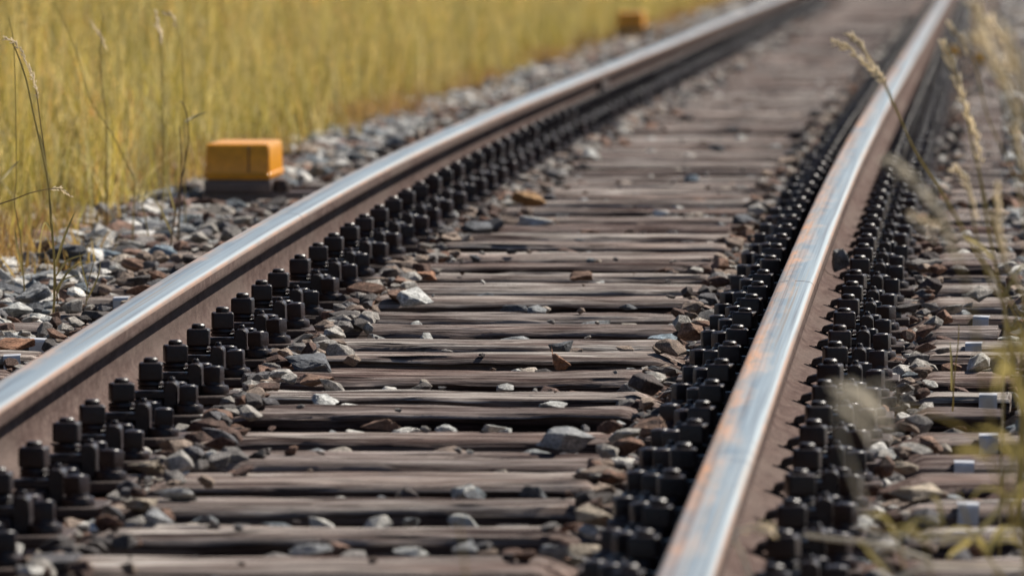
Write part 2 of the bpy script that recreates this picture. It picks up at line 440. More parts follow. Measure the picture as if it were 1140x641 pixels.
# ------------------------------------------------------------------ sleepers
yb = [617.9, 584, 552.4, 522.9, 501.2, 477.2, 452, 431.3, 410.6, 391.5, 374.8, 359, 345.3, 327.9, 313, 302, 289.6, 278.7]
yf = [638, 594, 566.6, 539.3, 516.4, 488, 463, 438.5, 422.6, 399.6, 382, 367, 353, 335.5, 323.5, 308, 296.2, 285]
SL = []
for a, c in zip(yb, yf):
    u0, sb = hit(620, a); u1, sf = hit(620, c)
    SL.append((sb, min(.27, max(.18, (sb - sf) * .77))))
d0 = .542
pre = [(SL[0][0] - d0 * k + rnd.uniform(-.02, .02), rnd.uniform(.18, .24)) for k in range(6, 0, -1)]
post = []; s = SL[-1][0]
while s < 84:
    s += d0 + rnd.uniform(-.03, .03) * 1.0
    post.append((s, rnd.uniform(.150, .205)))
NPRE = len(pre)
SL = pre + SL + post
def sleeper_mesh(seed, width, L0, L1, nseg=110, ang=1.0):
    q = random.Random(seed)
    H = .14
    # profile around: front bottom -> front top -> top -> back
    fr = .012 + q.uniform(0, .010)
    pr = []
    for i in range(6): pr.append((-width / 2, -H + (H - fr) * i / 5.0, 'f'))
    for a in (20, 45, 70): pr.append((-width / 2 + fr * (1 - math.cos(R(a))), -fr + fr * math.sin(R(a)), 'e'))
    nt_ = 15
    for i in range(nt_): pr.append((-width / 2 + fr + (width - 2 * fr) * i / (nt_ - 1.0), 0, 't'))
    for a in (70, 30): pr.append((width / 2 - fr * (1 - math.cos(R(a))), -fr + fr * math.sin(R(a)), 'e'))
    pr.append((width / 2, -H * .5, 'b')); pr.append((width / 2, -H, 'b'))
    npf = len(pr)
    ox, oy, oz = q.uniform(0, 100), q.uniform(0, 100), q.uniform(0, 100)
    cr = [(q.uniform(-width / 2 + .02, width / 2 - .02), q.uniform(-.9, .9), q.uniform(.15, .6), q.uniform(.006, .014)) for _ in range(9)]
    crf = [(q.uniform(-.05, -.008), q.uniform(-.9, .9), q.uniform(.2, .7), q.uniform(.004, .012)) for _ in range(5)]
    V = []; xs = [L0 + (L1 - L0) * i / nseg for i in range(nseg + 1)]
    bow = q.uniform(-.0015, .0015)
    for x in xs:
        # adzed rail seats
        dd = abs(abs(x) - RAILC)
        seat = -.024 * (1 - min(1, max(0, (dd - .185) / .05)))
        endw = min(1, min(x - L0, L1 - x) / .03 + .35)
        for y, z, k in pr:
            n1 = noise.noise(Vector((x * 2.2 + ox, y * 22 + oy, z * 22))) ; n2 = noise.noise(Vector((x * 7 + oy, y * 60 + ox, z * 70 + oz)))
            n3 = noise.noise(Vector((x * 1.1 + oz, oy, ox)))
            zz, yy = z, y
            if k == 't' or k == 'e':
                zz += n1 * .0045 + n2 * .0035 + n3 * .002 + bow - .003
                w_ = 1.0 if k == 't' else .7
                for cy, cx, cl, cd in cr:
                    ax = abs(x - cx) / cl
                    if ax < 1 and k == 't':
                        dy = abs(y - (cy + .008 * math.sin(x * 9 + ox)))
                        if dy < .009: zz -= cd * (1 - ax) * (1 - dy / .009)
                zz += seat * w_
            if k == 'f' or k == 'e':
                yy += n1 * .006 + n2 * .003 + n3 * .006
                if k == 'f':
                    zz += seat * .8 * (1 if z > -.05 else 0)
                for cz, cx, cl, cd in crf:
                    ax = abs(x - cx) / cl
                    if ax < 1 and k == 'f':
                        dz_ = abs(z - cz)
                        if dz_ < .02: yy += cd * (1 - ax) * (1 - dz_ / .02)
            if k == 'e' : zz -= .004 * max(0, noise.noise(Vector((x * 14 + ox, oy, 3.3)))) ; yy += .010 * max(0, noise.noise(Vector((x * 9 + oy, ox, 7.7))))
            V.append((x + .012 * noise.noise(Vector((y * 30 + ox, z * 30, oy))) if (x == xs[0] or x == xs[-1]) else x, yy * (1 if endw >= 1 else (.97 + .03 * endw)), zz))
    F = []
    for j in range(len(xs) - 1):
        for i in range(npf - 1):
            F.append((j * npf + i, (j + 1) * npf + i, (j + 1) * npf + i + 1, j * npf + i + 1))
    F.append(tuple(range(npf))); F.append(tuple((len(xs) - 1) * npf + i for i in range(npf))[::-1])
    me = bpy.data.meshes.new('sleeper'); me.from_pydata(V, [], F); me.materials.append(M['wood'])
    at = me.attributes.new('tar', 'FLOAT', 'POINT')  # weight of the shade painted on front and back faces
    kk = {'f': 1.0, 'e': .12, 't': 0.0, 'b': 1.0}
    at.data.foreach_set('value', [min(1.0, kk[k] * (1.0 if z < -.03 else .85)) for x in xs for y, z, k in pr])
    bm = bmesh.new(); bm.from_mesh(me); bmesh.ops.recalc_face_normals(bm, faces=bm.faces[:]); bm.to_mesh(me); bm.free()
    me.shade_smooth(); me.set_sharp_from_angle(angle=R(38))
    return me
ORD = ['first', 'second', 'third', 'fourth', 'fifth', 'sixth', 'seventh', 'eighth', 'ninth', 'tenth', 'eleventh', 'twelfth', 'thirteenth', 'fourteenth',
       'fifteenth', 'sixteenth', 'seventeenth', 'eighteenth', 'nineteenth', 'twentieth', 'twenty-first', 'twenty-second', 'twenty-third', 'twenty-fourth']
# tag: bent zinc strap over the front top edge
def strap_mesh():
    pts = [(-.0135, -.030), (-.0135, -.004), (-.010, .0), (.030, .0)]
    b = bmesh.new(); t_ = .0016; w_ = .0145
    o_ = [(-.004, -.024), (-.004, -.001), (-.001, .0035), (.012, .0050), (.030, .0050)]
    i_ = [(x + (t_ if k < 2 else 0), z - (t_ if k > 1 else 0)) for k, (x, z) in enumerate(o_)]
    ring = o_ + i_[::-1]
    A = [b.verts.new((-w_, y, z)) for y, z in ring]; B = [b.verts.new((w_, y, z)) for y, z in ring]
    n = len(ring)
    for i in range(n): b.faces.new((A[i], A[(i + 1) % n], B[(i + 1) % n], B[i]))
    k = len(o_)
    for i in range(k - 1):
        for S_ in (A, B): b.faces.new((S_[i], S_[i + 1], S_[n - 2 - i], S_[n - 1 - i]))
    return bm_mesh('end_tag', b, M['zinc'])
STRAP = strap_mesh()
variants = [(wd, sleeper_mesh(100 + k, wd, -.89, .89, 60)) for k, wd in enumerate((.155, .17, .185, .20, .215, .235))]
tags_at = {}
for (px, py) in ((1101, 437), (1101, 480), (1075, 505), (1079, 560)):
    u_, s_ = hit(px, py); tags_at[s_] = u_
for (px, py) in ((1093, 347), (1084, 380), (27, 388), (137, 331)):
    u_, s_ = hit(px, py); tags_at[s_] = u_
for k in range(0, len(SL)):
    sb, wd = SL[k]; sc_ = sb - wd / 2; idx = k - NPRE
    dz = rnd.uniform(-.0012, .0012)
    if -5 <= idx <= 26:
        L0, L1 = -.885 + rnd.uniform(-.035, .03), .885 + rnd.uniform(-.01, .06)
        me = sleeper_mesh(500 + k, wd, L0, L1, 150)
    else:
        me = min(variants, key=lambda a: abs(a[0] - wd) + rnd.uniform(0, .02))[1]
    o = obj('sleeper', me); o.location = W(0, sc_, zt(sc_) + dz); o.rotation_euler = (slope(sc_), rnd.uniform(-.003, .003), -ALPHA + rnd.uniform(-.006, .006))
    if 0 <= idx < 24:
        lab = 'weathered timber sleeper, %s one counted up from the bottom edge of the photo' % ORD[idx]
    elif idx < 0: lab = 'timber sleeper in front of the bottom edge, mostly out of frame'
    else: lab = 'timber sleeper in the blurred far part of the track'
    tag(o, lab, 'sleeper', 'timber sleepers of the track')
    for s_, u_ in tags_at.items():
        if abs(s_ - (sc_ - wd / 2)) < .27:
            t_ = obj('end_tag', STRAP, o); t_.location = (u_, -wd / 2 - .004, -.002); t_.rotation_euler = (0, rnd.uniform(-.05, .05), rnd.uniform(-.08, .08))
SC = [(sb - wd / 2) for sb, wd in SL]

# ------------------------------------------------------------------ rail fastenings
ZR = .131 + .014           # rail top above plate underside (z = 0 there)
def fast_parts():
    P = []
    b = box_bm(.37, .165, .014, (0, 0, .007), .002)
    P.append(('base_plate', bm_mesh('base_plate', b, M['plate'], 30), (0, 0, 0), 0))
    rib = bm_mesh('rib', extrude_y([(.057, .014), (.109, .014), (.105, .036), (.061, .036)], -.045, .045, .002, 1), M['bolt'])
    clampm = bm_mesh('clamp', extrude_y([(.036, .030), (.054, .0365), (.056, .0365), (.1065, .0365), (.1065, .020), (.109, .015), (.129, .015), (.129, .056), (.127, .061), (.122, .0635), (.114, .0635), (.109, .061), (.1065, .056), (.1065, .0475), (.056, .0475), (.040, .043)], -.028, .028, .0018, 1), M['bolt'], 35)
    nub = bm_mesh('clamp_nub', lathe_bm([(.0055, 0), (.0055, .005), (.004, .007)], 10), M['bolt'], 40)
    washer = bm_mesh('spring_washer', lathe_bm([(.019, 0), (.0205, .002), (.0205, .005), (.0185, .0065), (.0205, .008), (.0205, .011), (.019, .013), (.0175, .013)], 18), M['bolt'], 40)
    bn = box_bm(.0375, .0375, .029, (0, 0, .0155), .0045, 3)
    nut = bm_mesh('nut', bn, M['bolt'], 40)
    bolt = bm_mesh('bolt', lathe_bm([(.0115, 0), (.0115, .0400), (.0090, .0425)], 14), M['bolt'], 40)
    sb_ = lathe_bm([(.0235, 0), (.0240, .003), (.0237, .010), (.0222, .0135), (.0165, .0150), (.0155, .020)], 18)
    box_bm(.0275, .0275, .026, (0, 0, .031), .0035, 2, bm=sb_)
    lathe_bm([(.0115, .0435), (.010, .0452)], 14, bm=sb_)
    screw = bm_mesh('coach_screw', sb_, M['bolt'], 40)
    for sd_ in (-1, 1):
        rot = 0 if sd_ > 0 else math.pi
        P.append(('rib', rib, (0, 0, 0), rot)); P.append(('clamp', clampm, (0, 0, 0), rot))
        P.append(('clamp_nub', nub, (sd_ * .118, 0, .0628), 0))
        P.append(('spring_washer', washer, (sd_ * .085, 0, .050), 0))
        P.append(('nut', nut, (sd_ * .085, 0, .0632), rnd.uniform(-.1, .1)))
        P.append(('bolt', bolt, (sd_ * .085, 0, .0580), 0))
        P.append(('coach_screw', screw, (sd_ * .148, -.034 * sd_, .0130), rnd.uniform(-.2, .2)))
        P.append(('coach_screw', screw, (sd_ * .126, .0555 * sd_, .0142), rnd.uniform(-.2, .2)))
    return P
FP = fast_parts()
def joined_far():
    bm = bmesh.new()
    for nme, me, loc, rot in FP:
        if nme in ('clamp_nub',): continue
        b2 = bmesh.new(); b2.from_mesh(me)
        b2.transform(Matrix.Translation(loc) @ Matrix.Rotation(rot, 4, 'Z'))
        tmp = bpy.data.meshes.new('t'); b2.to_mesh(tmp); b2.free(); bm.from_mesh(tmp); bpy.data.meshes.remove(tmp)
    return bm_mesh('rail_fastening', bm, M['bolt'], 40)
FAR = joined_far()
protos = {}
for k, s_ in enumerate(SC):
    idx = k - NPRE
    if idx < -5 or s_ > 80: continue
    for sd_ in (-1, 1):
        side = 'left' if sd_ < 0 else 'right'
        loc = W(sd_ * RAILC, s_, zh(s_) - ZR)
        rz = -ALPHA + rnd.uniform(-.012, .012)
        if 0 <= idx < 24: lab = 'dark bolted fastening of the %s rail on the %s sleeper up from the bottom edge' % (side, ORD[idx])
        elif idx < 0: lab = 'dark bolted fastening of the %s rail, %s one in front of the lowest visible sleeper' % (side, ORD[-idx - 1])
        else: lab = 'small blurred dark fastening of the %s rail on the far sleepers' % side
        if s_ < 46:
            r_ = empty('rail_fastening', loc, rz, slope(s_))
            for nme, me, l, ro in FP:
                p = obj(nme, me, r_); p.location = l
                jit = rnd.uniform(-.35, .35) if nme in ('nut', 'coach_screw') else 0
                p.rotation_euler = (0, 0, ro + jit * (1 if nme == 'coach_screw' else .55))
                if nme == 'nut': p.location.z += rnd.uniform(-.002, .001)
                if nme == 'coach_screw':
                    p.location = (l[0] + rnd.uniform(-.003, .003), l[1] + rnd.uniform(-.008, .008), l[2] + rnd.uniform(-.001, .004)); p.rotation_euler.x = rnd.uniform(-.05, .05); p.rotation_euler.y = rnd.uniform(-.05, .05)
        else:
            r_ = obj('rail_fastening', FAR); r_.location = loc; r_.rotation_euler = (slope(s_), 0, rz)
        tag(r_, lab, 'rail fastening', 'bolted fastenings along the %s rail' % side)

# ------------------------------------------------------------------ stones
def stone_mesh(seed, m, npts=16, flat=.62, elong=1.25, fine=False):
    q = random.Random(seed); b = bmesh.new()
    for _ in range(npts):
        while True:
            p = Vector((q.uniform(-1, 1), q.uniform(-1, 1), q.uniform(-1, 1)))
            if .55 < p.length < 1: break
        p = p.normalized() * q.uniform(.82, 1.0)
        b.verts.new((p.x * elong, p.y, p.z * flat))
    r = bmesh.ops.convex_hull(b, input=b.verts[:])
    for v in [v for v in b.verts if not v.link_faces]: b.verts.remove(v)
    bmesh.ops.bevel(b, geom=b.edges[:], offset=.05 if fine else .04, segments=1, affect='EDGES')
    if fine:
        bmesh.ops.triangulate(b, faces=b.faces[:])
        bmesh.ops.subdivide_edges(b, edges=b.edges[:], cuts=2, use_grid_fill=True)
        for v in b.verts:
            n_ = noise.noise(v.co * 2.0 + Vector((seed, 0, 0))) * .10 + noise.noise(v.co * 5 + Vector((0, seed, 0))) * .07 + noise.noise(v.co * 13 + Vector((0, 0, seed))) * .03
            v.co += v.co.normalized() * n_
    me = bm_mesh('stone', b, m)
    return me
def make_instancer(name, pts, sources, mname):
    """pts: array rows x y z rx ry rz sx sy sz idx"""
    me = bpy.data.meshes.new(name); n = len(pts)
    me.vertices.add(n); me.vertices.foreach_set('co', pts[:, :3].astype(np.float32).ravel())
    a = me.attributes.new('rot', 'FLOAT_VECTOR', 'POINT'); a.data.foreach_set('vector', pts[:, 3:6].astype(np.float32).ravel())
    a = me.attributes.new('siz', 'FLOAT_VECTOR', 'POINT'); a.data.foreach_set('vector', pts[:, 6:9].astype(np.float32).ravel())
    a = me.attributes.new('pick', 'INT', 'POINT'); a.data.foreach_set('value', pts[:, 9].astype(np.int32))
    me.materials.append(M[mname])
    o = bpy.data.objects.new(name, me); col.objects.link(o)
    c = bpy.data.collections.new(name + '_shapes')
    for i, s_ in enumerate(sources):
        so = bpy.data.objects.new('%s_%02d' % (s_.name, i), s_); c.objects.link(so)
    ng = bpy.data.node_groups.new(name + '_scatter', 'GeometryNodeTree')
    ng.interface.new_socket('Geometry', in_out='INPUT', socket_type='NodeSocketGeometry')
    ng.interface.new_socket('Geometry', in_out='OUTPUT', socket_type='NodeSocketGeometry')
    gi = ng.nodes.new('NodeGroupInput'); go = ng.nodes.new('NodeGroupOutput')
    ip = ng.nodes.new('GeometryNodeInstanceOnPoints'); ci = ng.nodes.new('GeometryNodeCollectionInfo')
    ci.inputs['Collection'].default_value = c; ci.inputs['Separate Children'].default_value = True; ci.inputs['Reset Children'].default_value = True
    def attr(nm, ty):
        x = ng.nodes.new('GeometryNodeInputNamedAttribute'); x.data_type = ty; x.inputs['Name'].default_value = nm
        return x.outputs['Attribute']
    er = ng.nodes.new('FunctionNodeEulerToRotation')
    ng.links.new(attr('rot', 'FLOAT_VECTOR'), er.inputs[0]); ng.links.new(er.outputs[0], ip.inputs['Rotation'])
    ng.links.new(attr('siz', 'FLOAT_VECTOR'), ip.inputs['Scale']); ng.links.new(attr('pick', 'INT'), ip.inputs['Instance Index'])
    ip.inputs['Pick Instance'].default_value = True
    ng.links.new(gi.outputs[0], ip.inputs['Points']); ng.links.new(ci.outputs[0], ip.inputs['Instance'])
    ng.links.new(ip.outputs[0], go.inputs[0])
    md = o.modifiers.new('scatter', 'NODES'); md.node_group = ng
    return o
gravel_src = [stone_mesh(20 + i, M['gravel'], rnd.choice((10, 12, 14, 18)), rnd.uniform(.5, .85), rnd.uniform(1.05, 1.55)) for i in range(20)]
gravel_src2 = [m_.copy() for m_ in gravel_src]
for m_ in gravel_src2: m_.materials.clear(); m_.materials.append(M['gravel_track'])
def zt_a(s): return CAMZ - np.interp(s, _s, _hs) - TOP
def rows(u, s, z, size):
    n = len(u)
    P = np.zeros((n, 10))
    P[:, 0] = OX + u * CA + s * SA; P[:, 1] = -u * SA + s * CA; P[:, 2] = z
    P[:, 3] = nr.uniform(-.35, .35, n); P[:, 4] = nr.uniform(-.35, .35, n); P[:, 5] = nr.uniform(0, 6.28, n)
    f = nr.uniform(.8, 1.2, (n, 3)); P[:, 6:9] = f * size[:, None] / 2
    P[:, 9] = nr.integers(0, 20, n)
    return P
allp = []
# single stones one can point at: px, py (centre of its foot), width px, colour, flatness, label
ST = [
 (632, 503, 66, 'grey', .75, 'largest light grey angular stone lying on a sleeper right of the track middle'),
 (352, 412, 52, 'dark', .62, 'big dark slate grey block beside the left rail bolts'),
 (346, 424, 40, 'brown', .6, 'brown angular stone just below the big dark grey block'),
 (626, 406, 28, 'rust', 1.7, 'small upright rusty brown stone standing on a sleeper'),
 (627, 388, 28, 'dark', .8, 'rounded grey stone right behind the upright rusty stone'),
 (517, 615, 30, 'grey', 1.2, 'grey upright stone with white edge between sleepers at the bottom'),
 (592, 553, 32, 'dark', .75, 'dark triangular stone in a gap right of the bottom middle'),
 (667, 585, 54, 'tan', .75, 'blurred tan brown pointed stone near the right rail bolts at the bottom'),
 (620, 615, 36, 'grey', .8, 'rounded grey stone with pale rim near the bottom right of the sleepers'),
 (655, 612, 44, 'tan', .5, 'flat pale tan stone at the bottom edge beside the right rail bolts'),
 (647, 308, 26, 'brown', .8, 'grey stone with a brown end standing alone on a sleeper in mid track'),
 (656, 179, 20, 'pale', 1.3, 'bright white blurred stone near the far left rail bolts'),
 (770, 200, 18, 'blue', .9, 'small bluish stone in the blurred middle of the track'),
 (797, 166, 20, 'dark', .75, 'dark reddish round stone on the blurred far sleepers'),
 (815, 144, 14, 'dark', .8, 'smaller dark stone behind the dark reddish one'),
 (832, 247, 38, 'dark', .55, 'flat dark bluish stone left of the right rail bolts'),
 (768, 378, 32, 'brown', 1.1, 'dark pointed stone leaning beside the right rail inner bolts'),
 (768, 393, 24, 'blue', .75, 'shiny blue grey rounded stone right of the dark pointed one'),
 (724, 484, 40, 'brown', .9, 'brown pyramid shaped stone left of the inner bolts of the right rail'),
 (750, 446, 28, 'brown', .9, 'brown lump half on a sleeper end beside the right rail bolts'),
 (460, 335, 42, 'pale', .8, 'broad pale grey stone near the left rail, mid photo'),
 (443, 333, 28, 'brown', .8, 'dark brown stone in front of the broad pale grey stone'),
 (477, 307, 26, 'rust', .7, 'elongated rusty stone leaning toward the left rail bolts'),
 (585, 228, 40, 'orange', .8, 'orange and yellow stained stone beside the left rail bolts'),
 (530, 259, 34, 'dark', .7, 'dark wedge stone beside the left rail bolts with pale top'),
 (592, 250, 46, 'pale', .4, 'long flat white stone on the sleepers left of the middle'),
 (1033, 497, 30, 'brown', 1.0, 'dark brown round topped stone standing between the right sleeper ends'),
 (1008, 521, 32, 'tan', .7, 'tan rounded stone beside the right rail outer bolts'),
 (1020, 558, 56, 'tan', .6, 'large smooth tan stone on the right side near the bottom'),
 (1137, 480, 36, 'blue', 1.1, 'bluish grey boulder at the right edge of the photo'),
 (183, 583, 38, 'grey', .8, 'blurred blue grey triangular stone at the lower left of the sleepers'),
 (200, 556, 44, 'pale', .6, 'white stone with a sparkling spot at the lower left'),
 (165, 525, 42, 'tan', .6, 'tan elongated stone leaning on the left rail bolts at lower left'),
 (155, 562, 46, 'tan', .55, 'rounded tan stone below the leaning one at lower left'),
 (425, 473, 46, 'brown', .5, 'flat brown and grey stone in a gap left of the middle'),
 (360, 446, 32, 'pale', .7, 'pale block stone at the left end of a gap'),
 (495, 476, 26, 'pale', .65, 'white triangular stone in a gap near the middle'),
 (553, 477, 30, 'pale', .55, 'low white stone right of the white triangular one'),
 (690, 470, 22, 'pale', .6, 'small pale stone in the gap right of the middle'),
 (615, 452, 32, 'pale', .4, 'flat pale grey stone right of the middle'),
 (345, 617, 50, 'grey', .5, 'broad grey stone in a gap at the bottom left'),
 (455, 618, 40, 'pale', .5, 'pair of white lumps at the bottom middle'),
 (700, 340, 20, 'dark', .6, 'flat dark grey stone in a gap above the right middle'),
 (735, 374, 34, 'blue', .45, 'flat speckled blue stone left of the dark pointed one'),
 (570, 343, 34, 'dark', .45, 'dark low stone in a gap above the middle'),
 (1045, 205, 18, 'pale', .9, 'pale round stone right of the far outer bolts'),
 (150, 345, 34, 'tan', .7, 'big pinkish tan stone below the tall stalk at left'),
 (148, 300, 30, 'brown', .95, 'dark reddish pyramid stone on the left shoulder'),
 (75, 290, 46, 'dark', .75, 'large dark stone on the left shoulder behind the tall stalk'),
 (130, 285, 50, 'blue', .55, 'long pale blue stone lying on the left shoulder'),
 (180, 285, 34, 'blue', .7, 'blue grey block at the upper edge of the left shoulder'),
 (30, 335, 44, 'grey', .9, 'rounded grey stone at the foot of the second stalk, left'),
 (20, 350, 34, 'pale', .8, 'speckled pale stone at the left edge'),
 (15, 385, 50, 'rust', .5, 'rusty orange brown stone at the left edge above the rail'),
 (115, 240, 16, 'grey', 1.7, 'upright grey stone standing at the grass edge'),
]
SCa = np.array(SC); WDa = np.array([w_ for _, w_ in SL])
def near_sleeper(s):
    i = np.clip(np.searchsorted(SCa, s), 1, len(SCa) - 1)
    dl = np.abs(s - SCa[i - 1]) - WDa[i - 1] / 2; dr = np.abs(SCa[i] - s) - WDa[i] / 2
    return np.minimum(dl, dr)               # >0: in the crib
# A crib fill
n = 46000
u = nr.uniform(-.93, .93, n); s = 8 + 77 * nr.random(n) ** 1.15
size = np.clip(nr.lognormal(math.log(.032), .35, n), .014, .070)
ns_ = near_sleeper(s); ok = ns_ > size * .38
u, s, size = u[ok], s[ok], size[ok]
z = zt_a(s) - .052 + nr.uniform(-.006, .012, len(s)) 
allp.append(rows(u, s, z, size))
# A2 larger ones that peek over the sleeper tops
n = 5200
u = nr.uniform(-.93, .93, n); s = 8 + 60 * nr.random(n)
size = nr.uniform(.018, .056, n); ns_ = near_sleeper(s); ok = ns_ > size * .42
u, s, size = u[ok], s[ok], size[ok]
allp.append(rows(u, s, zt_a(s) - .012 - size * .18 + nr.uniform(-.006, .008, len(s)), size)); allp[-1][:, 9] += 100
# B around the fastenings: inside and outside of both rails, also on the sleepers
for sd_ in (-1, 1):
    for inner in (-1, 1):
        n = 6000 if inner * sd_ < 0 or sd_ < 0 else 4200
        c0 = sd_ * RAILC + inner * .175
        off = nr.normal(0, .040, n) + .010
        u = c0 + inner * off; s = 8 + 62 * nr.random(n)
        size = np.clip(nr.lognormal(math.log(.028), .35, n), .012, .060)
        lat = np.abs(u - sd_ * RAILC)
        keep = (lat > .175) | ((near_sleeper(s) > .04) & (lat > .06))
        # thin out on the sleeper tops away from the plate
        keep &= (near_sleeper(s) > 0.0) | (nr.random(n) < np.clip(1.0 - (lat - .19) / .11, .03, 1) * .65)
        u, s, size = u[keep], s[keep], size[keep]
        on = near_sleeper(s) < 0
        latk = np.abs(u - sd_ * RAILC)
        z = np.where(on, zt_a(s) + np.where(latk < .2, -.020, 0) + size * .24, zt_a(s) - .032 + nr.uniform(-.01, .012, len(s)))
        allp.append(rows(u, s, z, size))
# the bank of bigger stones between the left rail's screws and the bare middle of the sleepers
for c0, spread, n in ((-RAILC + .195, .038, 1100), (-RAILC + .23, .05, 260), (RAILC - .200, .018, 260), (RAILC + .200, .015, 130)):
    sg = 1 if c0 < 0 or c0 > RAILC else -1
    u = c0 + sg * np.abs(nr.normal(0, spread, n)); s = 8 + 55 * nr.random(n)
    size = nr.uniform(.022, .055, n)
    z = zt_a(s) + size * .18 - .006
    allp.append(rows(u, s, z, size))
# under the rail foot between sleepers
# scattered crumbs on sleeper tops
n = 800
u = nr.uniform(-.34, .34, n); s = 8 + 50 * nr.random(n); size = nr.uniform(.006, .020, n)
ok = near_sleeper(s) < -.01; u, s, size = u[ok], s[ok], size[ok]
allp.append(rows(u, s, zt_a(s) + size * .22, size))
# C shoulders
for sd_, lo, hi, n in ((-1, .86, 1.62, 62000), (1, .90, 1.75, 36000)):
    t_ = nr.random(n)
    u = sd_ * (lo + (hi - lo) * nr.random(n)); s = 9 + 96 * t_ ** 1.25
    size = np.clip(nr.lognormal(math.log(.041), .42, n), .016, .095)
    ns_ = near_sleeper(s)
    end = .885
    ok = (np.abs(u) > end + .01) | (ns_ > size * .4)
    u, s, size = u[ok], s[ok], size[ok]
    e = np.abs(u) - 1.0
    z = zt_a(s) - .028 + nr.uniform(-.018, .020, len(s)) - .09 * np.maximum(0, e) + .012 * np.exp(-((e - .12) / .1) ** 2)
    allp.append(rows(u, s, z, size))
# D stones lying on the left sleeper ends and on the right ones
for sd_, n in ((-1, 5200), (1, 350)):
    u = sd_ * (.70 + .20 * nr.random(n)) ; s = 9 + 55 * nr.random(n)
    size = nr.uniform(.018, .050, n); ok = near_sleeper(s) < 0.01
    if sd_ < 0: ok &= nr.random(n) < .55
    u, s, size = u[ok], s[ok], size[ok]
    allp.append(rows(u, s, zt_a(s) + size * .26, size))
P = np.concatenate(allp)
# keep only what the camera, or one a step to the side, could see
d = P[:, 1]; keep = (P[:, 0] > -.0475 * d - 1.0) & (P[:, 0] < .0475 * d + 1.0) & (d > 8.5)
P = P[keep]
for px_, py_, wpx_, _c, _f, _l in ST:
    us_, s0_ = hit(px_, py_); wm_ = wpx_ * s0_ / 12000.0
    tx, ty = OX + us_ * CA + s0_ * SA, -us_ * SA + s0_ * CA
    P = P[~((np.abs(P[:, 0] - tx) < wm_ * .5) & (P[:, 1] < ty + .04) & (P[:, 1] > ty - .33))]
for bx_, by_ in ((269, 222), (703, 41)):
    bu_, bs_ = hit(bx_, by_); P = P[~((P[:, 1] > bs_ - .16) & (P[:, 1] < bs_ + .36) & (np.abs(P[:, 0] - (OX + bu_ * CA + bs_ * SA) - .12) < .26))]
for s_t, u_t in tags_at.items():
    tx, ty = OX + u_t * CA + s_t * SA, -u_t * SA + s_t * CA
    P = P[~((np.abs(P[:, 0] - tx) < .045) & (P[:, 1] < ty + .06) & (P[:, 1] > ty - .50) & (P[:, 2] + P[:, 8] * .8 > zt(s_t) - .035))]
uu_ = (P[:, 0] - OX) * CA - P[:, 1] * SA
chip = P[:, 9] >= 100; P[:, 9] %= 100
inn = (np.abs(uu_) < .86) | (uu_ > .86) & (nr.random(len(P)) < .5) | (nr.random(len(P)) < .22)
inn &= ~(chip & (nr.random(len(P)) < .75))
gv = make_instancer('shoulder_gravel', P[~inn], gravel_src, 'gravel')
tag(gv, 'crushed blue grey rock of the shoulders on both sides of the track', 'gravel', kind='stuff')
gv = make_instancer('track_gravel', P[inn], gravel_src2, 'gravel_track')
tag(gv, 'rust stained crushed rock between and beside the sleepers', 'gravel', kind='stuff')

KEYS = {'grey': 'stone_grey', 'pale': 'stone_pale', 'dark': 'stone_dark', 'brown': 'stone_brown', 'rust': 'stone_rust', 'tan': 'stone_tan', 'blue': 'stone_blue', 'orange': 'stone_orange'}
for i, (px, py, wpx, c, fl, lab) in enumerate(ST):
    u_, s_ = hit(px, py, 0.0)
    wm = wpx * s_ / 12000.0
    me = stone_mesh(900 + i * 3, M[KEYS[c]], 11, 1.0, 1.0, True)
    xs = [v.co for v in me.vertices]
    mnx = min(v.x for v in xs); mxx = max(v.x for v in xs); mnz = min(v.z for v in xs); mxz = max(v.z for v in xs)
    k = wm / (mxx - mnx)
    kz = wm * fl * .62 / (mxz - mnz)
    zc = zt(s_) - mnz * kz - .004
    ingap = near_sleeper(np.array([s_]))[0] > 0.0
    if ingap and abs(u_) < .85: zc -= .006
    o = obj('stone', me); o.location = W(u_, s_ + .08 * wm, zc); o.scale = (k, k * .9, kz)
    o.rotation_euler = (rnd.uniform(-.12, .12), rnd.uniform(-.12, .12), -ALPHA + rnd.uniform(-.3, .3))
    tag(o, lab, 'stone', 'loose stones on and beside the track')
# the dark stone wedged against the right rail
s_ = 21.1
me = stone_mesh(3001, M['stone_grey'], 10, .9, 1.0, True)
o = obj('stone', me); o.location = W(RAILC + .040, s_, zh(s_) - .078); o.scale = (.025, .026, .030)
tag(o, 'dark stone with pale top lying on the outer foot of the right rail', 'stone', 'loose stones on and beside the track')

